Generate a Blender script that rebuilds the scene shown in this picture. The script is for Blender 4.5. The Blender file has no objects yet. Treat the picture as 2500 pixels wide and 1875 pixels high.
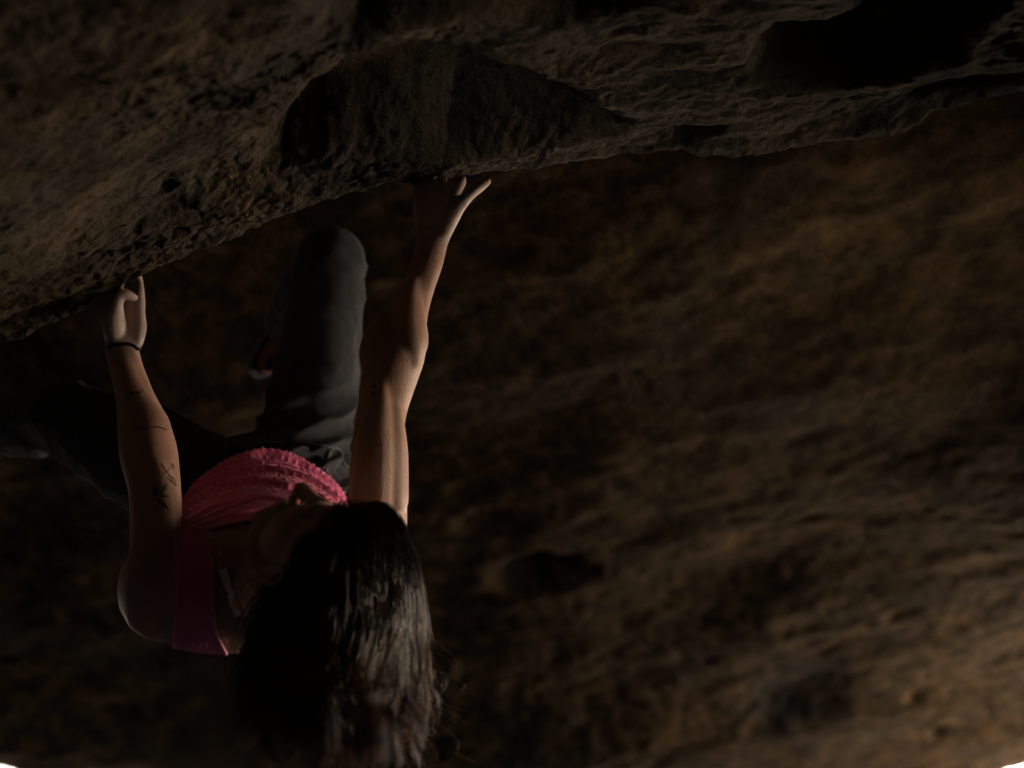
import bpy, math, random
import numpy as np
from mathutils import Vector, Matrix

random.seed(7)
RNG = np.random.default_rng(11)
scene = bpy.context.scene
COL = scene.collection
R = math.radians

# ------------------------------------------------------------------ camera
CAM = np.array([0.0, 0.0, 1.30])
PITCH = R(12.0)
FPX = 3434.0                      # focal length in pixels of a 2500 px wide frame
FWD = np.array([0, math.cos(PITCH), math.sin(PITCH)])
UPV = np.array([0, -math.sin(PITCH), math.cos(PITCH)])
RGT = np.array([1.0, 0, 0])
cam_d = bpy.data.cameras.new('camera')
cam = bpy.data.objects.new('camera', cam_d)
COL.objects.link(cam)
cam.location = CAM
cam.rotation_euler = (R(90) + PITCH, 0, 0)
cam_d.sensor_width = 36.0
cam_d.lens = 36.0 * FPX / 2500.0
cam_d.clip_start = 0.02
cam_d.clip_end = 2000
cam_d.dof.use_dof = True
cam_d.dof.focus_distance = 2.24
cam_d.dof.aperture_fstop = 1.9
scene.camera = cam

# ------------------------------------------------------------------ sky, sun, exposure
SUN_AZ, SUN_EL = R(-4), R(56)     # azimuth measured from +Y towards +X
world = bpy.data.worlds.new('World')
scene.world = world
world.use_nodes = True
wn = world.node_tree
wn.nodes.clear()
sky = wn.nodes.new('ShaderNodeTexSky')
sky.sky_type = 'NISHITA'
sky.sun_disc = False
sky.sun_elevation = SUN_EL
sky.sun_rotation = SUN_AZ
sky.dust_density = 2.0
bg = wn.nodes.new('ShaderNodeBackground')
bg.inputs['Strength'].default_value = 0.10
wo = wn.nodes.new('ShaderNodeOutputWorld')
wn.links.new(sky.outputs[0], bg.inputs[0])
wn.links.new(bg.outputs[0], wo.inputs[0])
sun_d = bpy.data.lights.new('sun', 'SUN')
sun_d.energy = 4.5
sun_d.angle = R(0.55)
sun_d.color = (1.0, 0.93, 0.82)
sun = bpy.data.objects.new('sun', sun_d)
COL.objects.link(sun)
sdir = Vector((math.sin(SUN_AZ) * math.cos(SUN_EL), math.cos(SUN_AZ) * math.cos(SUN_EL), math.sin(SUN_EL)))
sun.rotation_euler = sdir.to_track_quat('Z', 'Y').to_euler()
sun.location = (6, 6, 8)

vs = scene.view_settings
vs.view_transform = 'Standard'
vs.look = 'None'
vs.gamma = 1.0
vs.exposure = 5.9
vs.use_curve_mapping = False
scene.cycles.use_denoising = True
scene.cycles.max_bounces = 8
scene.cycles.diffuse_bounces = 5
scene.cycles.glossy_bounces = 3
scene.cycles.sample_clamp_indirect = 4.0
scene.cycles.use_adaptive_sampling = False

# ------------------------------------------------------------------ helpers
def at(px, py, d):
    """World point seen at pixel (px, py) of the 2500 x 1875 frame, d metres down the view axis."""
    px = np.asarray(px, float); py = np.asarray(py, float); d = np.asarray(d, float)
    o = (FWD + ((px - 1250.0) / FPX)[..., None] * RGT - ((py - 937.5) / FPX)[..., None] * UPV)
    return CAM + d[..., None] * o

def proj(P):
    q = np.asarray(P, float) - CAM
    d = q @ FWD
    return 1250 + FPX * (q @ RGT) / d, 937.5 - FPX * (q @ UPV) / d, d

def unit(v):
    v = np.asarray(v, float)
    return v / np.linalg.norm(v, axis=-1, keepdims=True)

def mesh_np(name, V, F, mat=None, parent=None, smooth=True):
    """V (n,3), F (m,k) all the same k."""
    V = np.ascontiguousarray(V, np.float32); F = np.ascontiguousarray(F, np.int32)
    me = bpy.data.meshes.new(name)
    me.vertices.add(len(V)); me.vertices.foreach_set('co', V.ravel())
    k = F.shape[1]
    me.loops.add(F.size); me.loops.foreach_set('vertex_index', F.ravel())
    me.polygons.add(len(F))
    me.polygons.foreach_set('loop_start', np.arange(0, F.size, k, dtype=np.int32))
    me.polygons.foreach_set('use_smooth', np.full(len(F), smooth, bool))
    me.update(calc_edges=True)
    ob = bpy.data.objects.new(name, me)
    COL.objects.link(ob)
    if mat: me.materials.append(mat)
    if parent: ob.parent = parent
    return ob

def grid_faces(nr, nc, wrap=False, flip=False):
    r = np.arange(nr - 1)[:, None]; c = np.arange(nc if wrap else nc - 1)[None, :]
    c2 = (c + 1) % nc
    a = r * nc + c; b = r * nc + c2; d = (r + 1) * nc + c; e = (r + 1) * nc + c2
    F = np.stack([a, b, e, d], -1).reshape(-1, 4)
    return F[:, ::-1] if flip else F

def tag(o, label=None, cat=None, group=None, kind=None):
    if label: o['label'] = label
    if cat: o['category'] = cat
    if group: o['group'] = group
    if kind: o['kind'] = kind
    return o

# vectorised gradient noise -------------------------------------------------
_P = RNG.permutation(4096).astype(np.int32)
_G = unit(RNG.normal(size=(4096, 3))).astype(np.float32) * 1.5
def noise3(p):
    p = np.asarray(p, np.float32)
    fl = np.floor(p); f = p - fl; i = fl.astype(np.int32)
    u = f * f * f * (f * (f * 6 - 15) + 10)
    fx, fy, fz = f[..., 0], f[..., 1], f[..., 2]
    ux, uy, uz = u[..., 0], u[..., 1], u[..., 2]
    res = []
    for dx in (0, 1):
        hx = _P[(i[..., 0] + dx) & 4095]
        cy = []
        for dy in (0, 1):
            hy = _P[(hx + i[..., 1] + dy) & 4095]
            cz = []
            for dz in (0, 1):
                g = _G[_P[(hy + i[..., 2] + dz) & 4095]]
                cz.append(g[..., 0] * (fx - dx) + g[..., 1] * (fy - dy) + g[..., 2] * (fz - dz))
            cy.append(cz[0] + uz * (cz[1] - cz[0]))
        res.append(cy[0] + uy * (cy[1] - cy[0]))
    return res[0] + ux * (res[1] - res[0])

def fbm(p, octv=4, gain=0.5, lac=2.03, ridged=False):
    a, s, out = 1.0, 1.0, 0.0
    for k in range(octv):
        n = noise3(p * s + 17.3 * k)
        out = out + a * ((1 - 2 * np.abs(n)) if ridged else n)
        a *= gain; s *= lac
    return out

def sstep(a, b, x):
    t = np.clip((x - a) / (b - a), 0, 1)
    return t * t * (3 - 2 * t)

def poly_sd(P, poly):
    """signed distance of points P (n,2) to a closed polygon, negative inside."""
    poly = np.asarray(poly, float)
    d = np.full(len(P), 1e9); inside = np.zeros(len(P), bool)
    for k in range(len(poly)):
        a = poly[k]; b = poly[(k + 1) % len(poly)]
        ab = b - a; ap = P - a
        t = np.clip((ap @ ab) / (ab @ ab + 1e-12), 0, 1)
        d = np.minimum(d, np.linalg.norm(ap - t[:, None] * ab, axis=1))
        c = ((a[1] > P[:, 1]) != (b[1] > P[:, 1]))
        xx = a[0] + (P[:, 1] - a[1]) * (b[0] - a[0]) / (b[1] - a[1] + 1e-12)
        inside ^= c & (P[:, 0] < xx)
    return np.where(inside, -d, d)

def spline(pts, n):
    """Catmull-Rom through rows of pts, n samples."""
    pts = np.asarray(pts, float)
    m = len(pts)
    t = np.linspace(0, m - 1, n)
    i = np.clip(np.floor(t).astype(int), 0, m - 2); f = (t - i)[:, None]
    p0 = pts[np.maximum(i - 1, 0)]; p1 = pts[i]; p2 = pts[i + 1]; p3 = pts[np.minimum(i + 2, m - 1)]
    return 0.5 * ((2 * p1) + (-p0 + p2) * f + (2 * p0 - 5 * p1 + 4 * p2 - p3) * f ** 2 + (-p0 + 3 * p1 - 3 * p2 + p3) * f ** 3)

# ------------------------------------------------------------------ materials
class NT:
    def __init__(s, name):
        s.m = bpy.data.materials.new(name); s.m.use_nodes = True
        s.t = s.m.node_tree; s.t.nodes.clear()
        s.out = s.n('ShaderNodeOutputMaterial')
        s.b = s.n('ShaderNodeBsdfPrincipled')
        s.l(s.b.outputs[0], s.out.inputs[0])
        s.co = s.n('ShaderNodeTexCoord').outputs['Object']
    def n(s, t, **kw):
        x = s.t.nodes.new(t)
        for k, v in kw.items(): setattr(x, k, v)
        return x
    def l(s, a, b): s.t.links.new(a, b)
    def mapping(s, scale=(1, 1, 1), rot=(0, 0, 0), loc=(0, 0, 0)):
        m = s.n('ShaderNodeMapping'); s.l(s.co, m.inputs[0])
        m.inputs['Scale'].default_value = scale; m.inputs['Rotation'].default_value = rot; m.inputs['Location'].default_value = loc
        return m.outputs[0]
    def noise(s, scale, detail=4, rough=0.55, vec=None, dist=0.0):
        x = s.n('ShaderNodeTexNoise'); s.l(vec or s.co, x.inputs['Vector'])
        x.inputs['Scale'].default_value = scale; x.inputs['Detail'].default_value = detail
        x.inputs['Roughness'].default_value = rough; x.inputs['Distortion'].default_value = dist
        return x.outputs['Fac']
    def voronoi(s, scale, vec=None, feature='F1', out='Distance'):
        x = s.n('ShaderNodeTexVoronoi', feature=feature); s.l(vec or s.co, x.inputs['Vector'])
        x.inputs['Scale'].default_value = scale
        return x.outputs[out]
    def ramp(s, fac, stops, interp='LINEAR'):
        r = s.n('ShaderNodeValToRGB'); s.l(fac, r.inputs[0])
        r.color_ramp.interpolation = interp
        e = r.color_ramp.elements
        while len(e) < len(stops): e.new(0.5)
        for k, (p, c) in enumerate(stops):
            e[k].position = p; e[k].color = (*c, 1) if len(c) == 3 else c
        return r.outputs[0]
    def mix(s, fac, a, b, mode='MIX'):
        x = s.n('ShaderNodeMix', data_type='RGBA', blend_type=mode)
        for v, i in ((fac, 0), (a, 6), (b, 7)):
            if isinstance(v, (int, float)): x.inputs[i].default_value = v
            elif isinstance(v, tuple): x.inputs[i].default_value = (*v, 1)
            else: s.l(v, x.inputs[i])
        return x.outputs[2]
    def math(s, op, a, b=0.0):
        x = s.n('ShaderNodeMath', operation=op)
        for v, i in ((a, 0), (b, 1)):
            if isinstance(v, (int, float)): x.inputs[i].default_value = v
            else: s.l(v, x.inputs[i])
        return x.outputs[0]
    def bump(s, h, dist, strength=1.0, prev=None):
        x = s.n('ShaderNodeBump'); s.l(h, x.inputs['Height'])
        x.inputs['Distance'].default_value = dist; x.inputs['Strength'].default_value = strength
        if prev is not None: s.l(prev, x.inputs['Normal'])
        return x.outputs[0]
    def set(s, col=None, rough=None, spec=None, normal=None, **kw):
        if col is not None:
            if isinstance(col, tuple): s.b.inputs['Base Color'].default_value = (*col, 1)
            else: s.l(col, s.b.inputs['Base Color'])
        if rough is not None:
            if isinstance(rough, (int, float)): s.b.inputs['Roughness'].default_value = rough
            else: s.l(rough, s.b.inputs['Roughness'])
        if spec is not None: s.b.inputs['Specular IOR Level'].default_value = spec
        if normal is not None: s.l(normal, s.b.inputs['Normal'])
        for k, v in kw.items(): s.b.inputs[k.replace('_', ' ')].default_value = v
        return s.m

def rock_material(name, tint, warm, grey, streak=None, dark=0.35, fine=1.0, stains=(), midbump=0.008, spec=0.08):
    s = NT(name)
    vec = s.mapping(scale=(1, 1, 1)) if streak is None else s.mapping(scale=streak[0], rot=streak[1])
    big = s.noise(2.2, 5, 0.6, vec, 0.6)
    mid = s.noise(9.0, 6, 0.62, vec, 0.4)
    fin = s.noise(60.0, 5, 0.65, vec)
    gr = s.noise(260.0, 3, 0.6)
    c1 = s.ramp(mid, [(0.30, tuple(dark * x for x in tint)), (0.50, tint), (0.72, warm)])
    c2 = s.mix(s.ramp(big, [(0.42, (0, 0, 0)), (0.62, (1, 1, 1))]), c1, grey)
    c2 = s.mix(0.55, c1, c2)
    c3 = s.mix(s.ramp(fin, [(0.33, (0.75, 0.75, 0.75)), (0.47, (0, 0, 0))]), c2, tuple(0.30 * x for x in tint))
    c4 = s.mix(s.ramp(gr, [(0.62, (0, 0, 0)), (0.75, (0.5, 0.5, 0.5))]), c3, tuple(min(1, 1.6 * x) for x in warm))
    for (cx, cy, cz), (rx, ry, rz), col in stains:      # dark mineral stains with ragged edges
        mp = s.mapping(scale=(1 / rx, 1 / ry, 1 / rz), loc=(-cx / rx, -cy / ry, -cz / rz))
        ln = s.n('ShaderNodeVectorMath', operation='LENGTH'); s.l(mp, ln.inputs[0])
        e = s.math('ADD', ln.outputs['Value'], s.math('MULTIPLY', s.math('SUBTRACT', mid, 0.5), 1.6))
        c4 = s.mix(s.ramp(e, [(0.25, (.92, .92, .92)), (1.1, (0, 0, 0))]), c4, col)
    nb = s.bump(mid, midbump, 0.5)
    nb = s.bump(fin, 0.006 * fine, 0.8, nb)
    nb = s.bump(gr, 0.0022 * fine, 0.9, nb)
    return s.set(c4, rough=0.95, spec=spec, normal=nb)

M_ROOF = rock_material('roof_sandstone', (0.056, 0.043, 0.029), (0.118, 0.085, 0.049), (0.055, 0.051, 0.047))
M_WALL = rock_material('wall_sandstone', (0.034, 0.0238, 0.0138), (0.081, 0.0495, 0.0228), (0.026, 0.0208, 0.0168),
                       streak=((1.0, 1.0, 1.7), (0, R(-14), 0)), fine=0.45, midbump=0.013, spec=0.02,
                       stains=[((1.09, 5.45, 1.21), (.24, .8, .24), (0.012, 0.012, 0.013))])
def ground_mat():
    s = NT('sandy_ground')
    n1 = s.noise(1.3, 6, 0.6); n2 = s.noise(22, 6, 0.65)
    c = s.mix(s.ramp(n1, [(0.35, (0, 0, 0)), (0.65, (1, 1, 1))]), (0.51, 0.44, 0.345), (0.43, 0.365, 0.28))
    # ground colour darkened under the boulder to cut bounced light, dry sand outside
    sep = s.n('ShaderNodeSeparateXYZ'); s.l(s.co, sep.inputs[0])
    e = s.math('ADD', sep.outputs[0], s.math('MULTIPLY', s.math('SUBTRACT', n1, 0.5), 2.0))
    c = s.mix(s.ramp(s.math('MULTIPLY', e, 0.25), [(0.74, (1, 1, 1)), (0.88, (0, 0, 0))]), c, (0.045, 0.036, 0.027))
    c = s.mix(s.ramp(n2, [(0.3, (0.8, 0.8, 0.8)), (0.5, (0, 0, 0))]), c, (0.10, 0.075, 0.05))
    return s.set(c, rough=0.95, spec=0.2, normal=s.bump(n2, 0.02, 0.8))
M_GROUND = ground_mat()

# ------------------------------------------------------------------ ground
def build_ground():
    def axis(a, b, n, far):
        core = np.linspace(a, b, n)
        k = np.geomspace(1, far, 14)[1:]
        return np.concatenate([(a - k)[::-1], core, b + k])
    xs = axis(-9, 14, 150, 900); ys = axis(-6, 18, 160, 900)
    X, Y = np.meshgrid(xs, ys)
    p = np.stack([X, Y, 0 * X], -1)
    Z = 0.10 * fbm(p * 0.6, 3) + 0.02 * fbm(p * 4, 3)
    fall = np.exp(-np.maximum(0, np.hypot(X - 1, Y - 5) - 14) / 20)
    Z = Z * fall - 0.02
    # unseen low bank added in the side opening to block light from below
    Z = Z + 1.12 * np.exp(-((X - 2.7) / .5) ** 2) * sstep(.6, 1.4, Y) * sstep(7.5, 3.2, Y)
    # bank of earth added to cut light from the far mouth, mostly left
    Z = Z + (0.22 + 0.63 * sstep(1.9, 0.8, X)) * sstep(4.4, 1.8, X - 1.2) * sstep(3.6, 6.0, Y) * sstep(16, 9, Y)
    # added sandy bank climbs right of the cave and reflects sunlight into it
    Z = Z + 2.8 * sstep(3.0, 6.6, X) * sstep(-4, 1, Y) * sstep(24, 14, Y)
    V = np.stack([X, Y, Z], -1).reshape(-1, 3)
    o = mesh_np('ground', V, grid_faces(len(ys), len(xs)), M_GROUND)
    tag(o, 'sandy ground below and beyond the cave', kind='structure')
build_ground()

# ------------------------------------------------------------------ near roof: a thick lip of rock over the climber
LIP_PX = np.array([(-900, 1180), (-400, 1010), (-150, 905), (0, 850), (68, 836), (113, 810), (203, 768), (254, 725), (339, 680), (407, 644), (497, 599), (588, 571),
    (678, 537), (768, 503), (859, 480), (938, 460), (1017, 456), (1085, 446), (1141, 439), (1198, 431), (1300, 424), (1412, 407), (1503, 390),
    (1605, 379), (1658, 379), (1703, 397), (1794, 398), (1856, 393), (1924, 377), (2015, 357), (2179, 343), (2236, 323), (2268, 292), (2383, 261),
    (2500, 236), (2700, 200), (3100, 120), (3800, 0)], float)
LIP_D = np.interp(LIP_PX[:, 0], [-900, 0, 300, 700, 1100, 1700, 2500, 3800], [2.48, 2.40, 2.37, 2.34, 2.31, 2.42, 2.58, 2.9])
LIP = at(LIP_PX[:, 0], LIP_PX[:, 1], LIP_D)          # world points along the lip
def lip_at(x):
    xe = np.concatenate([[-9.5], LIP[:, 0], [5.0]])
    ye = np.concatenate([[LIP[0, 1] + .1], LIP[:, 1], [LIP[-1, 1] + .3]])
    ze = np.concatenate([[LIP[0, 2] - .1], LIP[:, 2], [LIP[-1, 2] + .1]])
    return np.interp(x, xe, ye), np.interp(x, xe, ze)
def lip_smooth(x, w=0.10):
    """the same lip with its nicks smoothed away, for the broad form of the roof"""
    o = np.linspace(-w, w, 9)
    ys, zs = zip(*[lip_at(x + k) for k in o])
    return np.mean(ys, 0), np.mean(zs, 0)
def roof_base(x, s):
    """broad form of the underside: x across, s metres from the lip towards the camera."""
    zl = lip_at(x)[1] * np.exp(-s / 0.10) + lip_smooth(x)[1] * (1 - np.exp(-s / 0.10))
    z = zl + 0.02 * s + 0.05 * np.sin(2.2 * x + 1.2 * s) * sstep(0, .5, s)
    return z
def roof_hit(px, py):
    """world (x, s) where the view ray of a pixel meets the broad form of the roof."""
    d = np.linspace(0.3, 3.2, 700)
    p = at(px + 0 * d, py + 0 * d, d)
    yl, zl = lip_at(p[:, 0]); s = yl - p[:, 1]
    i = int(np.argmax((s < 0) | (p[:, 2] >= roof_base(p[:, 0], np.maximum(s, 0)))))
    return np.array([p[i, 0], max(s[i], 0.0)])
def roof_poly(pts): return [roof_hit(*q) for q in pts]
# hollows in the underside: outline, depth, wall width
HOLLOWS = [
    ([(578, 391), (600, 363), (662, 325), (669, 300), (691, 261), (737, 215), (793, 176), (861, 139), (929, 113), (997, 102), (1042, 110), (1105, 132),
      (1246, 168), (1380, 215), (1500, 262), (1570, 300), (1560, 335), (1450, 360), (1300, 392), (1180, 402), (1076, 412), (963, 406), (860, 404), (793, 404),
      (720, 425), (680, 442), (630, 447), (595, 430)], 0.26, 0.13),
    ([(690, -90), (720, 20), (770, 70), (840, 104), (930, 92), (1040, 82), (1250, 92), (1400, 84), (1480, 58), (1560, 20), (1800, -20), (1900, -90)], 0.24, 0.10),
    ([(2110, -80), (2080, 5), (2066, 17), (2009, 40), (1885, 48), (1817, 102), (1806, 170), (1817, 227), (1862, 252), (1987, 259), (2179, 247), (2298, 202),
      (2383, 157), (2400, 102), (2457, 48), (2500, 15), (2620, -80)], 0.25, 0.10),
    ([(-60, 222), (60, 200), (130, 185), (190, 163), (262, 172), (322, 190), (300, 204), (200, 207), (100, 216), (-60, 240)], 0.10, 0.03),
    ([(2180, 268), (2300, 226), (2420, 190), (2560, 150), (2560, 200), (2400, 240), (2260, 280)], 0.07, 0.03),
    ([(1590, 330), (1700, 318), (1790, 330), (1760, 352), (1640, 362)], 0.05, 0.03),
]
PITS = [(408, 484, .016, .012), (436, 545, .017, .016), (330, 560, .010, .006), (520, 470, .012, .006)]

def build_roof():
    xs = np.concatenate([np.linspace(-9.0, -1.05, 60)[:-1], np.linspace(-1.05, 1.12, 690), np.linspace(1.12, 2.7, 34)[1:]])
    ss = np.concatenate([np.linspace(0.0, 0.08, 42)[:-1], np.linspace(0.08, 1.35, 400), np.linspace(1.35, 8.5, 60)[1:]])
    X, S = np.meshgrid(xs, ss)
    x = X.ravel(); s = S.ravel()
    yl, _ = lip_at(x)
    y = yl - s
    z = roof_base(x, s)
    P2 = np.stack([x, s], 1)
    near = (np.abs(x) < 1.5) & (s < 1.9)
    hol = np.zeros_like(z)
    for pts, dep, w in HOLLOWS:
        poly = np.array(roof_poly(pts))
        q = P2[near]
        wob = 0.006 * fbm(np.stack([q[:, 0] * 7, q[:, 1] * 7, 0 * q[:, 0] + dep * 50], 1), 4)
        sd = poly_sd(q, poly) + wob
        h = dep * (sstep(0.0, -w, sd) * 0.5 + 0.5 * sstep(0.0, -4.5 * w, sd))
        hol[near] = np.maximum(hol[near], h)
    for px, py, r, dep in PITS:
        c = roof_hit(px, py)
        dd = np.hypot((x - c[0]), (s - c[1]) * 0.8) / r
        ang = np.arctan2(s - c[1], x - c[0])
        dd = dd * (1 + .18 * np.sin(3 * ang + px) + .12 * np.sin(5 * ang + py))
        hol = hol + dep * sstep(1.1, 0.5, dd)
    p = np.stack([x, y, z + hol * 0.6], 1)
    # strata run up to the right, so stretch the relief along that line
    a = R(-16)
    pr = np.stack([p[:, 0] * math.cos(a) - p[:, 1] * math.sin(a), p[:, 0] * math.sin(a) + p[:, 1] * math.cos(a), p[:, 2]], 1)
    ps = pr * np.array([0.55, 1.25, 1.3])
    edge = sstep(0.0, 0.06, s)
    rel = 0.032 * fbm(ps * 2.6, 4, 0.5) * (0.25 + .75 * edge)
    rel += 0.0075 * (fbm(ps * 9.0 + 5, 4, 0.55, ridged=True) - 0.6) * (0.25 + .75 * edge)
    rel += 0.0030 * fbm(ps * 42 + 9, 3, 0.6)
    rough = sstep(-0.2, 0.35, fbm(p * 2.0 + 31, 3)) * (1 - 0.75 * sstep(.03, .10, hol))
    rel += 0.0042 * rough * (fbm(p * 30 + 3, 4, 0.65, ridged=True) - .5)
    # small bitten pits scattered over the lit left part
    cell = noise3(p * 24 + 70)
    rel += 0.0035 * rough * sstep(0.42, 0.62, cell)
    z = z + hol + rel
    # lip edge, rounded and chipped
    z = z + 0.012 * np.exp(-s / 0.006) + 0.004 * fbm(np.stack([x * 60, s * 60, 0 * x], 1), 3) * np.exp(-s / 0.02)
    y = y + (0.010 * fbm(np.stack([x * 22, s * 22, 0 * x + 4], 1), 4)) * np.exp(-s / 0.05)
    # unseen rib of rock, added just right of the view to shade the roof
    z = z - 0.80 * np.exp(-((x - 1.50 - .1 * np.sin(3 * s)) / .24) ** 2) * sstep(2.4, 1.6, s)
    # shut the cave behind the camera and on its left side
    z = z - 3.2 * sstep(5.6, 8.2, s) - 2.4 * sstep(-5.5, -8.5, x)
    z = z - 3.4 * sstep(1.7, 2.5, x) * sstep(.52, .85, s)  # unseen right side shut near the camera to narrow the side light
    front = np.stack([x, y, z], 1).reshape(len(ss), len(xs), 3)
    # the far side of the lip climbs out of sight into the recess behind it
    back = []
    L0 = front[0]
    for dy, dz in [(0.62, 1.00), (0.46, 0.80), (0.26, 0.55), (0.15, 0.34), (0.10, 0.19), (0.07, 0.10), (0.052, 0.055), (0.034, 0.026), (0.016, 0.008)]:
        q = L0 + np.array([0, dy, dz])
        n = fbm(q * 5, 3) * 0.05 * min(1, dz * 3)
        q = q + np.stack([0 * n, n, n], 1)
        back.append(q)
    G = np.concatenate([np.array(back), front], 0)
    o = mesh_np('cave_roof', G.reshape(-1, 3), grid_faces(G.shape[0], G.shape[1]), M_ROOF)
    tag(o, 'rough brown sandstone roof with dark hollows, its lip gripped by the climber', kind='structure')
    return o
ROOF = build_roof()

# ------------------------------------------------------------------ far ceiling, curving down behind the climber
def wall_profile(x, t):
    """t 0..1 from the recess behind the lip to the far mouth; returns y, z (world)."""
    pts = np.array([(2.45, 1.70), (2.50, 1.38), (2.66, 1.16), (3.05, 0.96), (3.45, 0.80), (4.00, 0.58), (4.60, 0.33), (5.20, 0.05), (5.70, -0.21), (6.02, -0.395)])
    pr = spline(pts, 200)
    tt = np.linspace(0, 1, 200)
    return np.interp(t, tt, pr[:, 0]), np.interp(t, tt, pr[:, 1]) + CAM[2]
def wall_point(px, py):
    """(x, t) where a pixel's view ray meets the broad form of the far ceiling."""
    t = np.linspace(0, 1, 800); y, z = wall_profile(0, t)
    o = FWD + (px - 1250) / FPX * RGT - (py - 937.5) / FPX * UPV
    k = (z - CAM[2]) * o[1] - (y - CAM[1]) * o[2]
    i = int(np.argmin(np.abs(k)))
    return np.array([o[0] * (y[i] / o[1]), t[i]])

def build_wall():
    xs = np.concatenate([np.linspace(-9.5, -2.3, 50)[:-1], np.linspace(-2.3, 2.4, 520), np.linspace(2.4, 2.9, 10)[1:]])
    ts = np.linspace(0, 1, 380)
    X, T = np.meshgrid(xs, ts); x = X.ravel(); t = T.ravel()
    y, z = wall_profile(x, t)
    y = y + 0.10 * np.sin(x * .8) * t + 0.05 * x * x * 0.3 * (1 - t)
    e = 1e-3
    y2, z2 = wall_profile(x, np.minimum(t + e, 1)); y1, z1 = wall_profile(x, np.maximum(t - e, 0))
    ty, tz = y2 - y1, z2 - z1; ln = np.hypot(ty, tz)
    ny, nz = tz / ln, -ty / ln                       # towards the camera and down
    p = np.stack([x, y, z], 1)
    a = R(14)
    pr = np.stack([p[:, 0] * math.cos(a) + p[:, 2] * math.sin(a), p[:, 1], -p[:, 0] * math.sin(a) + p[:, 2] * math.cos(a)], 1)
    ps = pr * np.array([0.62, 0.95, 1.4])
    rel = 0.050 * fbm(ps * 1.3 + 2, 3, .45) + 0.0050 * (fbm(ps * 5.5 + 8, 4, .55, ridged=True) - .6) + 0.0060 * fbm(pr * np.array([.75, 1, 1.3]) * 12, 4, .6)
    rel += 0.55 * np.exp(-((x - 2.10) / .28) ** 2) * sstep(.68, .50, t) * sstep(.20, .32, t)  # unseen rib added to shade the wall from the side opening
    # lower part is broken and lumpy, the upper smooth
    low = sstep(.55, .95, t)
    rel += 0.010 * low * fbm(p * 6.5 + 12, 3, .6) * sstep(.2, -.6, x - 1.0)
    pk = [(1305, 1392, .19, .022, .085, 0), (1200, 1268, .13, .016, .03, .1), (1975, 1282, .09, .008, .018, .1), (2200, 1500, .08, .008, .016, .12),
          (1960, 1710, .20, .06, .05, .0), (2250, 1715, .045, .012, .022, 0), (2310, 1800, .040, .014, .022, 0)]
    for px, py, rx, rt, dep, _ in pk:
        c = wall_point(px, py)
        dd = np.sqrt(((x - c[0]) / rx) ** 2 + ((t - c[1] + 0.10 * (x - c[0]) * 0.4) / rt) ** 2) + 0.30 * fbm(p * 7 + px, 3)
        rel -= dep * sstep(1.2, 0.1, dd)
    y = y + ny * rel; z = z + nz * rel
    z = z - .75 * np.exp(-((x - 2.10) / .30) ** 2) * sstep(.34, .16, t)  # unseen edge lowered to keep side light off the wall's top
    # unseen pillar of rock added in the side opening to darken the wall
    z = z - 1.7 * sstep(2.05, 2.45, x) * sstep(.33, .41, t) * sstep(.63, .56, t)
    # far mouth: its edge rises at both ends of the view
    px_edge = x / 6.0 * FPX / math.cos(0.27) + 1250
    rise = 0.088 * sstep(2380, 2600, px_edge) + 0.070 * sstep(150, 0, px_edge) + .9 * sstep(3300, 4200, px_edge)
    z = z + rise * sstep(.90, 1.0, t) + .012 * fbm(np.stack([x * 5, 0 * x, 0 * x], 1), 3) * sstep(.9, 1, t)
    # left flank comes down to the ground, leaving a low slot; right flank stays open
    z = z - 1.9 * sstep(-5.5, -8.5, x)
    G = np.stack([x, y, z], 1).reshape(len(ts), len(xs), 3)
    # outer skin: up from the far mouth and back over the top of the boulder
    L = G[-1]
    outer = []
    for dy, z0 in [(.05, .02), (.16, .10), (.45, .5), (.7, 1.2), (.6, 2.2), (-.2, 3.0), (-2.0, 3.5), (-5.5, 3.6), (-10.5, 3.4), (-14.0, 2.4), (-14.9, .4), (-15.0, -1.6)]:
        q = L + np.array([0, dy, z0])
        n = .25 * fbm(q * 1.1, 4) * min(1, z0)
        outer.append(q + np.stack([0 * n, n, n], 1))
    top = L + np.array([0, -3.2, 2.3])
    G = np.concatenate([G, np.array(outer)], 0)
    o = mesh_np('cave_wall', G.reshape(-1, 3), grid_faces(G.shape[0], G.shape[1]), M_WALL)
    tag(o, 'warm brown sandstone ceiling curving down behind the climber to a far mouth', kind='structure')
    return o
WALL = build_wall()

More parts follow.
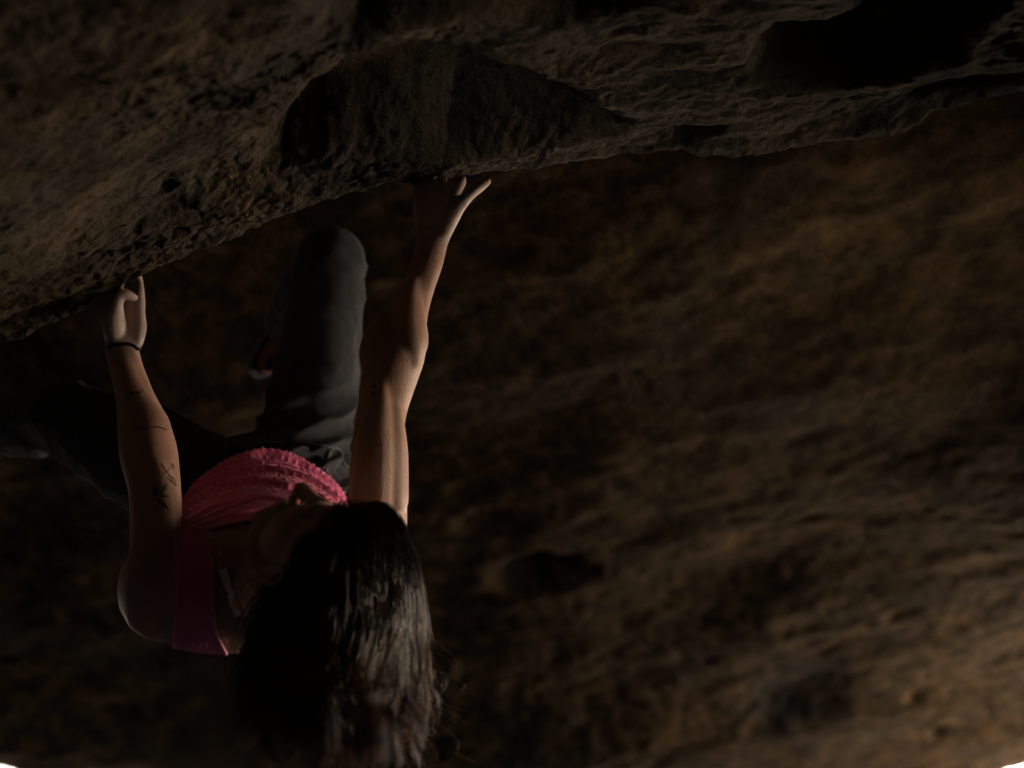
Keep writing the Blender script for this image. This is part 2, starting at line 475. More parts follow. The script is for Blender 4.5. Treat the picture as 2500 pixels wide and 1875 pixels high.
# ================================================================== the climber
def skin_mat():
    s = NT('tanned_skin')
    n1 = s.noise(18, 4, 0.6); n2 = s.noise(420, 3, 0.6); n3 = s.noise(90, 3, .6)
    c = s.mix(s.ramp(n1, [(0.3, (0, 0, 0)), (0.7, (1, 1, 1))]), (0.43, 0.25, 0.185), (0.49, 0.295, 0.225))
    c = s.mix(s.ramp(n3, [(0.60, (0, 0, 0)), (0.78, (.5, .5, .5))]), c, (0.33, 0.14, 0.09))
    for hx in ((300, 770, 2.335), (1075, 500, 2.28)):            # climbing chalk rubbed into both hands
        w = at(*hx)
        mp = s.mapping(scale=(9, 9, 9), loc=tuple(-9 * w))
        ln = s.n('ShaderNodeVectorMath', operation='LENGTH'); s.l(mp, ln.inputs[0])
        e = s.math('ADD', ln.outputs['Value'], s.math('MULTIPLY', s.math('SUBTRACT', n3, 0.5), 1.4))
        c = s.mix(s.ramp(e, [(0.45, (.50, .50, .50)), (0.85, (0, 0, 0))]), c, (0.58, 0.52, 0.51))
    nb = s.bump(n2, 0.0011, 0.7)
    nb = s.bump(n3, 0.0012, 0.35, nb)
    m = s.set(c, rough=s.ramp(n2, [(0.3, (0.36, 0.36, 0.36)), (0.7, (0.55, 0.55, 0.55))]), spec=0.5, normal=nb)
    s.b.inputs['Subsurface Weight'].default_value = 0.05
    s.b.inputs['Subsurface Radius'].default_value = (0.012, 0.004, 0.002)
    s.b.inputs['Subsurface Scale'].default_value = 0.5
    return m
def cloth_mat(name, c1, c2, thread=900, bump=0.0006, rough=0.9, sheen=0.25):
    s = NT(name)
    n1 = s.noise(9, 5, .6); n2 = s.noise(thread, 2, .6); n3 = s.noise(70, 4, .6)
    c = s.mix(s.ramp(n1, [(0.3, (0, 0, 0)), (0.7, (1, 1, 1))]), c1, c2)
    c = s.mix(s.ramp(n2, [(0.35, (.45, .45, .45)), (0.6, (0, 0, 0))]), c, tuple(.55 * x for x in c1))
    nb = s.bump(n3, 0.002, .4); nb = s.bump(n2, bump, .6, nb)
    m = s.set(c, rough=rough, spec=0.2, normal=nb)
    s.b.inputs['Sheen Weight'].default_value = sheen
    s.b.inputs['Sheen Roughness'].default_value = .5
    return m
M_SKIN = skin_mat()
M_PINK = cloth_mat('pink_knit', (0.82, 0.17, 0.355), (0.86, 0.215, 0.41), 700, .0008, .85, .2)
M_PINKTRIM = cloth_mat('pink_binding', (0.80, 0.33, 0.47), (0.84, 0.38, 0.52), 700, .0005, .8, .2)
M_PANTS = cloth_mat('charcoal_cotton', (0.038, 0.040, 0.046), (0.054, 0.056, 0.064), 1100, .0005, .92, .05)
M_SEAM = cloth_mat('charcoal_seam', (0.13, 0.135, 0.15), (0.15, 0.155, 0.17), 1100, .0004, .9, .1)
M_STITCH = NT('pale_thread').set((0.80, 0.42, 0.48), rough=.7)
M_BLACK = NT('black_elastic').set((0.008, 0.008, 0.009), rough=.7, spec=.3)
M_RUBBER = NT('black_rubber').set((0.012, 0.012, 0.013), rough=.55, spec=.4)
M_SHOE = cloth_mat('orange_suede', (0.30, 0.075, 0.035), (0.36, 0.10, 0.045), 500, .0008, .8, .1)
M_INK = NT('tattoo_ink').set((0.105, 0.078, 0.066), rough=.5, spec=.4)
def strap_mat():
    s = NT('printed_strap')
    v = s.voronoi(55, out='Color'); n = s.noise(38, 3, .6)
    sep = s.n('ShaderNodeSeparateColor'); s.l(v, sep.inputs[0])
    c = s.mix(s.ramp(sep.outputs[0], [(0.58, (0, 0, 0)), (0.60, (1, 1, 1))], 'CONSTANT'), (0.74, 0.71, 0.82), (0.60, 0.27, 0.06))
    c = s.mix(s.ramp(sep.outputs[1], [(0.86, (0, 0, 0)), (0.88, (1, 1, 1))], 'CONSTANT'), c, (0.14, 0.15, 0.10))
    return s.set(c, rough=.7, spec=.3)
M_STRAP = strap_mat()
def hair_mat():
    s = NT('dark_brown_hair')
    at_ = s.n('ShaderNodeAttribute', attribute_name='tip')
    at2 = s.n('ShaderNodeAttribute', attribute_name='var')
    c = s.mix(at_.outputs['Fac'], (0.042, 0.028, 0.020), (0.24, 0.115, 0.052))
    c = s.mix(s.math('MULTIPLY', at2.outputs['Fac'], .6), c, (0.005, 0.004, 0.004))
    m = s.set(c, rough=.36, spec=.80)
    return m
M_HAIR = hair_mat()
M_EYE = NT('eye').set((0.75, 0.72, 0.68), rough=.2)

# ---- solid builders -------------------------------------------------------
def ring_tube(C, A, B, wdir, n=28, caps=True):
    """closed tube through centres C with half axes A (along wdir) and B; returns V, F(quads)"""
    C = np.asarray(C, float); m = len(C)
    T = unit(np.gradient(C, axis=0))
    W = np.asarray(wdir, float)
    if W.ndim == 1: W = np.repeat(W[None], m, 0)
    W = unit(W - np.sum(W * T, 1)[:, None] * T)
    N = np.cross(T, W)
    A = np.broadcast_to(np.asarray(A, float), (m,)); B = np.broadcast_to(np.asarray(B, float), (m,))
    CC, AA, BB, WW, NN = list(C), list(A), list(B), list(W), list(N)
    if caps:
        for f, o in ((0.93, .40), (0.72, .72), (0.38, .93), (0.02, 1.0)):
            CC.insert(0, C[0] - T[0] * B[0] * o * .9); AA.insert(0, A[0] * f); BB.insert(0, B[0] * f); WW.insert(0, W[0]); NN.insert(0, N[0])
            CC.append(C[-1] + T[-1] * B[-1] * o * .9); AA.append(A[-1] * f); BB.append(B[-1] * f); WW.append(W[-1]); NN.append(N[-1])
    CC, AA, BB, WW, NN = map(np.array, (CC, AA, BB, WW, NN))
    ph = np.linspace(0, 2 * np.pi, n, endpoint=False)
    V = CC[:, None] + AA[:, None, None] * np.cos(ph)[None, :, None] * WW[:, None] + BB[:, None, None] * np.sin(ph)[None, :, None] * NN[:, None]
    return V.reshape(-1, 3), grid_faces(len(CC), n, wrap=True)
class Solid:
    def __init__(s): s.V = []; s.F = []; s.k = 0
    def add(s, V, F):
        s.V.append(V); s.F.append(F + s.k); s.k += len(V)
    def tube(s, pts, a, b=None, wdir=RGT, n=28, samples=24):
        pts = np.asarray(pts, float); b = a if b is None else b
        q = np.column_stack([pts, np.broadcast_to(a, len(pts)), np.broadcast_to(b, len(pts))])
        q = spline(q, samples) if len(pts) > 2 else np.array([q[0] * (1 - t) + q[1] * t for t in np.linspace(0, 1, samples)])
        s.add(*ring_tube(q[:, :3], q[:, 3], q[:, 4], wdir, n))
    def limb(s, rows, ratio=1.0, samples=40, n=36):
        """rows: (left px, right px, py, depth) outline of a limb; ratio thickness/width"""
        r = np.asarray(rows, float)
        cx = (r[:, 0] + r[:, 1]) / 2
        tx = np.gradient(cx); ty = np.gradient(r[:, 2])
        cs = np.abs(ty) / np.hypot(tx, ty)
        C = at(cx, r[:, 2], r[:, 3]); A = (r[:, 1] - r[:, 0]) / 2 * r[:, 3] / FPX * cs
        rt = np.broadcast_to(ratio, len(r))
        q = spline(np.column_stack([C, A, A * rt]), samples)
        s.add(*ring_tube(q[:, :3], q[:, 3], q[:, 4], RGT, n))
    def ell(s, c, M, n=20):
        """ellipsoid: centre c, 3x3 matrix M whose columns are the half axes"""
        th = np.linspace(0.02, np.pi - .02, n); ph = np.linspace(0, 2 * np.pi, 2 * n, endpoint=False)
        V = np.stack([np.sin(th)[:, None] * np.cos(ph), np.sin(th)[:, None] * np.sin(ph), np.cos(th)[:, None] + 0 * ph], -1).reshape(-1, 3)
        s.add(c + V @ np.asarray(M, float).T, grid_faces(n, 2 * n, wrap=True))
    def build(s, name, mat, parent, voxel=None, smooth=6, factor=.5):
        V = np.concatenate(s.V); F = np.concatenate(s.F)
        if voxel is None: return mesh_np(name, V, F, mat, parent)
        tmp = mesh_np('tmp', V, F)
        m = tmp.modifiers.new('r', 'REMESH'); m.mode = 'VOXEL'; m.voxel_size = voxel; m.use_smooth_shade = True
        if smooth:
            k = tmp.modifiers.new('s', 'SMOOTH'); k.iterations = smooth; k.factor = factor
        dg = bpy.context.evaluated_depsgraph_get(); dg.update()
        me = bpy.data.meshes.new_from_object(tmp.evaluated_get(dg))
        me.name = name
        old = tmp.data; bpy.data.objects.remove(tmp); bpy.data.meshes.remove(old)
        me.polygons.foreach_set('use_smooth', np.ones(len(me.polygons), bool))
        me.materials.clear(); me.materials.append(mat)
        o = bpy.data.objects.new(name, me); COL.objects.link(o); o.parent = parent
        return o
def get_vn(o):
    me = o.data; n = len(me.vertices)
    V = np.empty(n * 3, np.float32); me.vertices.foreach_get('co', V)
    N = np.empty(n * 3, np.float32); me.vertices.foreach_get('normal', N)
    return V.reshape(-1, 3).astype(float), N.reshape(-1, 3).astype(float)
def set_v(o, V):
    o.data.vertices.foreach_set('co', np.ascontiguousarray(V, np.float32).ravel()); o.data.update()

person = bpy.data.objects.new('person', None)
COL.objects.link(person)
tag(person, 'climber in pink tank top and charcoal trousers hanging by both hands from the rock lip', 'person')

# ---- skeleton -------------------------------------------------------------
SC, CC_, WC, HC = at(640, 1440, 2.15), at(645, 1335, 2.33), at(648, 1256, 2.53), at(652, 1195, 2.69)
TOR = np.array([SC, CC_, WC, HC]); TOR_HW = np.array([.160, .148, .128, .160]); TOR_HT = np.array([.094, .104, .090, .100])
AX = unit(HC - SC); FRONT = unit(UPV - (UPV @ AX) * AX); SIDE = unit(np.cross(AX, FRONT)); SIDE = SIDE if SIDE[0] > 0 else -SIDE

body = Solid()
q = np.column_stack([TOR, TOR_HW, TOR_HT])
q = np.vstack([np.append(SC - AX * .050, [.098, .062]), q])
qs = spline(q, 40)
body.add(*ring_tube(qs[:, :3], qs[:, 3], qs[:, 4], SIDE, 48))
# chest
for sx in (-1, 1):
    body.ell(CC_ + SIDE * .062 * sx + FRONT * .056, np.column_stack([SIDE * .062, AX * .07, FRONT * .052]))
# left arm
LARM = [(255, 337, 849, 2.335), (262, 345, 880, 2.325), (269, 354, 910, 2.315), (276, 366, 940, 2.30), (281, 379, 972, 2.285), (284, 396, 1006, 2.27),
        (285, 409, 1036, 2.255), (287, 422, 1064, 2.24), (290, 430, 1092, 2.225), (295, 436, 1122, 2.21), (304, 439, 1155, 2.20), (314, 441, 1192, 2.185),
        (318, 443, 1235, 2.165), (319, 444, 1278, 2.15), (318, 448, 1322, 2.135), (319, 458, 1372, 2.125), (325, 474, 1425, 2.12), (345, 490, 1472, 2.12)]
body.limb(LARM, [.72, .78, .84, .88, .9, .9, .9, .9, .9, .92, .95, .98, 1, 1, 1.02, 1.05, 1.05, .95], 60)
body.tube([at(408, 1440, 2.125), at(470, 1440, 2.13), at(560, 1440, 2.145)], [.058, .070, .078], [.082, .090, .090], wdir=AX)
body.tube([at(425, 1490, 2.125), at(500, 1515, 2.14), at(590, 1515, 2.15)], [.034, .046, .05], wdir=AX)
# right arm
RARM = [(1016, 1095, 588, 2.265), (1003, 1084, 640, 2.25), (984, 1068, 690, 2.235), (956, 1056, 735, 2.225), (927, 1048, 780, 2.215), (903, 1044, 825, 2.205),
        (888, 1041, 862, 2.195), (881, 1027, 905, 2.185), (877, 1011, 950, 2.175), (872, 997, 992, 2.165), (867, 989, 1034, 2.155), (860, 987, 1082, 2.15),
        (855, 987, 1132, 2.14), (851, 990, 1188, 2.135), (850, 994, 1246, 2.13), (850, 993, 1300, 2.13), (848, 986, 1352, 2.13), (840, 972, 1400, 2.135)]
body.limb(RARM, [.72, .78, .82, .86, .9, .9, .9, .9, .9, .92, .95, .98, 1, 1, 1, 1.02, 1.05, 1.0], 60)
body.tube([at(905, 1400, 2.135), at(830, 1420, 2.14), at(740, 1435, 2.15)], [.062, .072, .078], [.078, .09, .09], wdir=AX)
# muscle and tendon over the right elbow: flexor mass, biceps tendon, brachioradialis
CAMDIR = lambda p: unit(CAM - p)
def lump(pts, r, lift, samples=14):
    P = [at(*p) for p in pts]
    P = [p + CAMDIR(p) * lift for p in P]
    body.tube(P, r, n=16, samples=samples)
lump([(1010, 690, 2.225), (995, 770, 2.205), (1000, 840, 2.19), (1005, 885, 2.18)], [.012, .028, .030, .016], .006)
lump([(935, 790, 2.205), (920, 860, 2.19), (915, 915, 2.175)], [.022, .028, .018], .008)
lump([(938, 892, 2.175), (932, 950, 2.163), (925, 1020, 2.15), (918, 1100, 2.14), (915, 1220, 2.13)], [.006, .012, .024, .034, .036], .020)
lump([(960, 1000, 2.155), (955, 1100, 2.14), (950, 1220, 2.13)], [.014, .026, .030], .012)
lump([(310, 905, 2.31), (332, 980, 2.275), (368, 1045, 2.245), (378, 1090, 2.22)], [.018, .026, .032, .022], .006)
lump([(372, 1115, 2.205), (385, 1190, 2.18), (392, 1280, 2.15)], [.016, .030, .032], .014)

# ---- hands ----------------------------------------------------------------
def mm(px, d): return px * d / FPX
# left: palm towards the camera, thumb bent across, fingers hooked up behind the lip
body.limb([(256, 338, 846, 2.335), (253, 346, 820, 2.34), (251, 351, 796, 2.345), (251, 352, 772, 2.352), (253, 350, 756, 2.356), (258, 347, 744, 2.360)],
          [.62, .52, .44, .40, .36, .32], 24)
def finger(pts, r): body.tube([at(*p) for p in pts], r, n=14, samples=18)
finger([(264, 785, 2.345), (265, 738, 2.360), (269, 705, 2.392), (275, 678, 2.425), (277, 668, 2.400)], [.0088, .0080, .0076, .0070, .0062])
finger([(288, 785, 2.348), (290, 730, 2.366), (293, 690, 2.403), (297, 664, 2.435), (299, 655, 2.410)], [.0088, .0082, .0078, .0072, .0064])
finger([(314, 785, 2.345), (320, 735, 2.356), (323, 700, 2.376), (324, 672, 2.405), (324, 662, 2.392)], [.0096, .0088, .0082, .0075, .0064])
finger([(338, 785, 2.344), (341, 742, 2.352), (340, 712, 2.366), (338, 684, 2.392), (337, 674, 2.382)], [.0104, .0098, .0090, .0080, .0066])
body.tube([at(282, 832, 2.33), at(277, 800, 2.322), at(279, 768, 2.318), at(284, 745, 2.318)], [.013, .019, .018, .012], [.012, .016, .0155, .012], n=18)
finger([(281, 765, 2.315), (286, 738, 2.312), (297, 716, 2.312), (312, 720, 2.314), (328, 727, 2.320)], [.0128, .0105, .0098, .0090, .0072])
body.tube([at(336, 836, 2.335), at(341, 800, 2.338), at(340, 765, 2.346)], [.010, .012, .010], n=14)     # heel of the hand
# right hand
body.limb([(1016, 1096, 590, 2.265), (1012, 1105, 556, 2.275), (1010, 1114, 528, 2.285), (1010, 1119, 500, 2.295), (1012, 1119, 474, 2.305), (1016, 1116, 455, 2.313)],
          [.62, .52, .44, .40, .36, .32], 24)
finger([(1104, 525, 2.288), (1109, 488, 2.292), (1118, 464, 2.300), (1128, 448, 2.316), (1130, 436, 2.328)], [.0090, .0084, .0078, .0072, .0062])
finger([(1078, 525, 2.290), (1081, 470, 2.306), (1081, 430, 2.342), (1081, 405, 2.368), (1081, 398, 2.343)], [.0090, .0084, .0080, .0073, .0064])
finger([(1050, 525, 2.290), (1051, 470, 2.306), (1050, 432, 2.342), (1049, 408, 2.368), (1049, 400, 2.343)], [.0088, .0080, .0076, .0070, .0062])
finger([(1022, 525, 2.286), (1021, 478, 2.298), (1020, 447, 2.326), (1019, 424, 2.348), (1019, 416, 2.333)], [.0084, .0072, .0068, .0063, .0056])
finger([(1078, 578, 2.265), (1096, 540, 2.258), (1122, 500, 2.255), (1150, 472, 2.262), (1170, 457, 2.268), (1190, 442, 2.276)], [.014, .0145, .0118, .0098, .0092, .0075])
body.tube([at(1088, 560, 2.262), at(1104, 520, 2.262), at(1118, 492, 2.27)], [.013, .015, .012], n=16)

# ---- head -----------------------------------------------------------------
def c2w(v): v = np.asarray(v, float); return v[0] * RGT + v[1] * UPV - v[2] * FWD
HF, HU, HL = c2w((-0.031, 0.975, -0.219)), c2w((0.802, 0.155, 0.577)), c2w((-0.596, 0.158, 0.787))
H0 = CAM + c2w((-0.2718, -0.2546, -1.9783)); HS = 1.013
HM = np.column_stack([HF, HU, HL])
def hp(f, u, l): return H0 + HS * .01 * (HF * f + HU * u + HL * l)
def hell(f, u, l, rf, ru, rl, n=18): body.ell(hp(f, u, l), HM * (HS * .01 * np.array([rf, ru, rl])), n)
def htube(pts, r, samples=14, n=16): body.tube([hp(*p) for p in pts], HS * .01 * np.asarray(r, float), wdir=HL, n=n, samples=samples)
hell(-1.5, 3.0, 0, 9.5, 8.5, 7.3, 24)
hell(2.6, -2.5, 0, 6.0, 7.2, 6.1, 20)
for sl in (-1, 1):
    htube([(-1.2, -4.0, 5.6 * sl), (0.2, -6.6, 5.0 * sl), (3.6, -8.6, 3.4 * sl), (7.0, -9.6, 1.2 * sl)], [1.5, 1.7, 1.7, 1.7])
    hell(5.2, -2.0, 3.9 * sl, 2.4, 2.3, 2.3, 12)                    # cheek
    hell(9.5, -3.9, 1.15 * sl, .95, .75, .8, 10)                    # nostril wing
    hell(6.6, .1, 3.1 * sl, 1.6, 1.0, 1.8, 12)                      # eyelid
    htube([(7.9, 1.7, .8 * sl), (7.7, 2.2, 2.6 * sl), (6.4, 1.7, 4.6 * sl)], [.8, .85, .7], 10, 12)
    # ear: rim, lobe and a recessed bowl
    htube([(-.2, -3.9, 7.2 * sl), (-.6, -2.2, 7.7 * sl), (-.2, .2, 8.0 * sl), (-1.2, 1.6, 8.3 * sl), (-2.7, .9, 8.5 * sl), (-2.9, -1.2, 8.3 * sl), (-1.8, -3.2, 7.8 * sl), (-.7, -4.4, 7.4 * sl)],
          [.5, .34, .38, .42, .42, .40, .42, .55], 30, 10)
    hell(-1.5, -1.1, 7.3 * sl, 1.5, 2.4, .35, 12)
hell(7.3, -9.4, 0, 1.9, 1.8, 2.1, 14)
hell(6.5, -6.6, 0, 3.0, 2.8, 3.4, 14)
htube([(8.2, 1.4, 0), (9.1, -.6, 0), (10.4, -2.4, 0), (10.9, -3.3, 0)], [.8, .9, 1.1, 1.25])
htube([(8.3, -6.0, 1.9), (9.5, -5.85, .8), (9.45, -5.95, 0), (9.5, -5.85, -.8), (8.3, -6.0, -1.9)], [.3, .5, .5, .5, .3])
htube([(8.2, -6.5, 1.9), (9.2, -7.1, .7), (9.25, -7.15, 0), (9.2, -7.1, -.7), (8.2, -6.5, -1.9)], [.3, .55, .6, .55, .3])
# neck, with the long muscle that runs from behind the ear to the collarbone
body.tube([hp(-3.0, -3.0, 0), hp(-2.4, -8.0, 0), SC - AX * .045 + SIDE * .012 + FRONT * .02, SC + AX * .02], [.056, .054, .060, .075], wdir=HL, n=28)
body.tube([hp(-2.8, -5.5, 5.4), hp(-.8, -9.0, 3.6), at(610, 1330, 2.10)], [.016, .017, .012], n=14)
# collarbones
body.tube([at(620, 1345, 2.115), at(555, 1325, 2.115), at(480, 1340, 2.11), at(420, 1370, 2.105)], [.011, .012, .012, .012], n=12)
BODY = body.build('body', M_SKIN, person, voxel=0.0032, smooth=7)

from mathutils.bvhtree import BVHTree
def bvh_of(o):
    dg = bpy.context.evaluated_depsgraph_get(); dg.update()
    return BVHTree.FromObject(o, dg)
BVH = bvh_of(BODY)
def drape(px, py, lift, bvh=None, default=2.12):
    """lay a point on the skin where the view ray meets it, lifted along the surface normal."""
    o = FWD + (px - 1250) / FPX * RGT - (py - 937.5) / FPX * UPV
    h, n, i, dist = (bvh or BVH).ray_cast(Vector(CAM), Vector(unit(o)))
    if h is None or dist > 2.9: return None
    return np.array(h) + np.array(n) * lift

# ---- eyes, brows ----------------------------------------------------------
for sl in (-1, 1):
    e = Solid(); e.ell(hp(6.55, .0, 3.1 * sl), HM * (HS * .01 * np.array([1.15, .55, 1.25])), 12)
    e.build('eye', M_EYE, BODY)

# ---- bands on the wrist ---------------------------------------------------
def loop_band(name, pts_px, r, mat, parent, depth_back):
    """a closed cord round a wrist: front run draped on the skin, back run behind it"""
    fr = [drape(x, y, r * .6) for x, y in pts_px]
    fr = np.array([p for p in fr if p is not None])
    c = fr.mean(0); bk = fr[::-1].copy()
    bk = bk + FWD * depth_back * np.sin(np.linspace(0.12, np.pi - .12, len(bk)))[:, None]
    ring = np.vstack([fr, bk[1:-1], fr[:1]])
    s = Solid(); q = spline(ring, 70)
    s.add(*ring_tube(q, np.full(70, r), np.full(70, r), UPV, 10, caps=False))
    return s.build(name, mat, parent)
loop_band('wristband', [(257, 853), (266, 848), (282, 843), (300, 841), (316, 842), (328, 847), (335, 853)], .0030, M_BLACK, person, .052)

# ================================================================== trousers
tr = Solid()
TRW = [at(650, 1226, 2.57), at(652, 1196, 2.67), at(648, 1176, 2.78)]
qq = spline(np.column_stack([np.array(TRW), [.142, .172, .150], [.098, .108, .10]]), 16)
tr.add(*ring_tube(qq[:, :3], qq[:, 3], qq[:, 4], SIDE, 40))
tr.limb([(640, 852, 1165, 2.68), (612, 856, 1100, 2.67), (634, 862, 1036, 2.67), (651, 872, 963, 2.67), (670, 880, 889, 2.68), (686, 883, 816, 2.68), (700, 881, 745, 2.685), (713, 880, 680, 2.69),
         (726, 874, 640, 2.69), (748, 862, 612, 2.70)], [1, 1, 1, 1, 1, .98, .96, .95, .95, .95], 44)
tr.tube([at(806, 640, 2.70), at(775, 690, 2.80), at(735, 745, 2.91), at(695, 790, 3.01)], [.064, .066, .060, .046])
tr.tube([at(500, 1195, 2.62), at(400, 1140, 2.66), at(290, 1088, 2.72), at(200, 1035, 2.78), at(165, 1020, 2.80)], [.108, .102, .092, .080, .074], n=36, wdir=UPV)
tr.tube([at(168, 1018, 2.80), at(100, 1033, 2.88), at(20, 1050, 2.97), at(-70, 1062, 3.07)], [.076, .064, .054, .048], n=30, wdir=UPV)
TRO = tr.build('trousers', M_PANTS, person, voxel=0.006, smooth=5)
def wrinkle(o):
    V, N = get_vn(o)
    px, py, d = proj(V)
    # folds radiating from the groin and hip, long slack folds down the thigh, gathers behind the knee
    w = np.zeros(len(V))
    hip = sstep(900, 1040, py) * sstep(560, 700, px)
    u = (py - 1060) + 0.42 * (px - 850) + 26 * fbm(V * 7, 2)
    w += hip * .014 * (1 - np.abs(np.sin(u / 21))) ** 2
    u2 = (px - 780) * .9 + 0.16 * (py - 800) + 30 * fbm(V * 5 + 3, 2)
    w += sstep(1010, 860, py) * .0020 * np.sin(u2 / 30) * sstep(600, 700, px)
    kn = np.exp(-((py - 690) / 60) ** 2) * sstep(800, 850, px)
    w += kn * .0035 * (1 - np.abs(np.sin((py + .55 * px + 20 * fbm(V * 8, 2)) / 24))) ** 3
    lf = sstep(480, 380, px)
    u3 = (px * .35 + py) + 30 * fbm(V * 6 + 9, 2)
    w += lf * .003 * (1 - np.abs(np.sin(u3 / 26))) ** 2
    w += .006 * fbm(V * 6.5 + 21, 3) + .0016 * fbm(V * 30, 2)
    set_v(o, V + N * (1.7 * w)[:, None])
wrinkle(TRO)
def ribbon_tube(name, pts, r, mat, parent, n=10, samples=None):
    s = Solid(); s.tube(np.asarray(pts, float), r, n=n, samples=samples or max(12, 5 * len(pts))); return s.build(name, mat, parent)
# waistband: a doubled band round the hips
def band(name, t0, t1, off, mat, parent):
    ph = np.linspace(0, 2 * np.pi, 120, endpoint=False)
    c = lambda t: np.array([np.interp(t, np.linspace(0, 1, 16), qq[:, k]) for k in range(5)])
    prof = [(t0, off * .2), (t0 - .015, off * .9), (t0 + .02, off * 1.25), ((t0 + t1) / 2, off), (t1 - .02, off * 1.1), (t1, off * .2)]
    rows = []
    for t, of in prof:
        v = c(max(t, 0)); cc = v[:3] - AX * max(0, -t) * .3
        wv = .0025 * np.sin(9 * ph + 20 * t) + .002 * np.sin(23 * ph)
        rows.append(cc + np.outer(np.cos(ph) * (v[3] + of + wv), SIDE) + np.outer(np.sin(ph) * (v[4] + of + wv), FRONT))
    return mesh_np(name, np.concatenate(rows), grid_faces(len(prof), 120, wrap=True), mat, parent)
WB = band('waistband', .03, .34, .006, M_PANTS, TRO)
TBVH = bvh_of(TRO)
def ribbon_draped(name, px_path, r, mat, parent, lift, bvhs):
    P = []
    for x, y in px_path:
        c = [drape(x, y, lift, b) for b in bvhs]
        c = [p for p in c if p is not None]
        if c: P.append(min(c, key=lambda p: np.linalg.norm(p - CAM)))
    return ribbon_tube(name, P, r, mat, parent) if len(P) > 1 else None
WBVH = bvh_of(WB)
ribbon_draped('waist_seam', [(600, 1086), (640, 1080), (690, 1078), (740, 1080), (790, 1088), (815, 1094)], .0016, M_SEAM, TRO, .001, [TBVH, WBVH])
# drawcord loop at the middle of the waist
dc = at(553, 1132, 2.55)
ribbon_tube('drawcord', [dc, at(552, 1108, 2.55), at(549, 1088, 2.56), at(545, 1074, 2.57), at(537, 1078, 2.575), at(536, 1100, 2.575)], .0026, M_SEAM, TRO)
ribbon_tube('drawcord', [at(560, 1128, 2.555), at(574, 1110, 2.56), at(578, 1096, 2.565), at(572, 1090, 2.57), at(562, 1098, 2.575)], .0026, M_SEAM, TRO)
# pocket edge: a gaping fold beside the right hip
ribbon_draped('pocket_edge', [(792, 1150), (797, 1125), (801, 1105), (808, 1094), (820, 1096), (830, 1108), (836, 1125), (846, 1134)], .0034, M_SEAM, TRO, .003, [TBVH, WBVH])
ribbon_draped('pocket_seam', [(788, 1165), (800, 1172), (815, 1186), (830, 1203)], .0014, M_SEAM, TRO, .001, [TBVH, WBVH])
# climbing shoe on the far wall
def shoe(name, heel, toe, upv, parent):
    ax = unit(toe - heel); L = np.linalg.norm(toe - heel); up = unit(upv - (upv @ ax) * ax); sd = np.cross(ax, up)
    root = Solid()
    st = [(0, .028, .034, .030), (.2, .033, .040, .030), (.42, .036, .040, .024), (.68, .044, .030, .010), (.88, .038, .022, .002), (1.0, .022, .015, -.004)]
    P = np.array([np.append(heel + ax * L * t + up * h, [w, k]) for t, w, k, h in st])
    q = spline(P, 26); root.add(*ring_tube(q[:, :3], q[:, 3], q[:, 4], sd, 26))
    root.tube([heel + ax * L * .16 + up * .04, heel + ax * L * .12 + up * .10], [.040, .038])
    sh = root.build(name, M_SHOE, parent, voxel=.005, smooth=4)
    so = Solid()
    P2 = np.array([np.append(heel + ax * L * t - up * (k - h - .006), [w * 1.04, .010]) for t, w, k, h in st])
    q = spline(P2, 26); so.add(*ring_tube(q[:, :3], q[:, 3], q[:, 4], sd, 22)); so.build('sole', M_RUBBER, sh)
    so = Solid()
    P3 = np.array([np.append(heel + ax * L * t + up * (h * .9), [w * 1.05, k * 1.05]) for t, w, k, h in st[3:]])
    q = spline(P3, 14); so.add(*ring_tube(q[:, :3], q[:, 3], q[:, 4], sd, 22)); so.build('toe_cap', M_RUBBER, sh)
    for t in (.36, .50):
        a = heel + ax * L * t + up * .030
        so = Solid(); so.tube([a - sd * .040, a + up * .036, a + sd * .040], [.006] * 3, [.011] * 3, n=10); so.build('closure_strap', M_RUBBER, sh)
    return sh
shoe('climbing_shoe', at(672, 795, 3.06), at(640, 905, 3.20), unit(CAM - at(660, 850, 3.1)) * .8 + RGT * .75 + UPV * .1, person)
shoe('climbing_shoe', at(-85, 1070, 3.10), at(-240, 1085, 3.22), UPV, person)

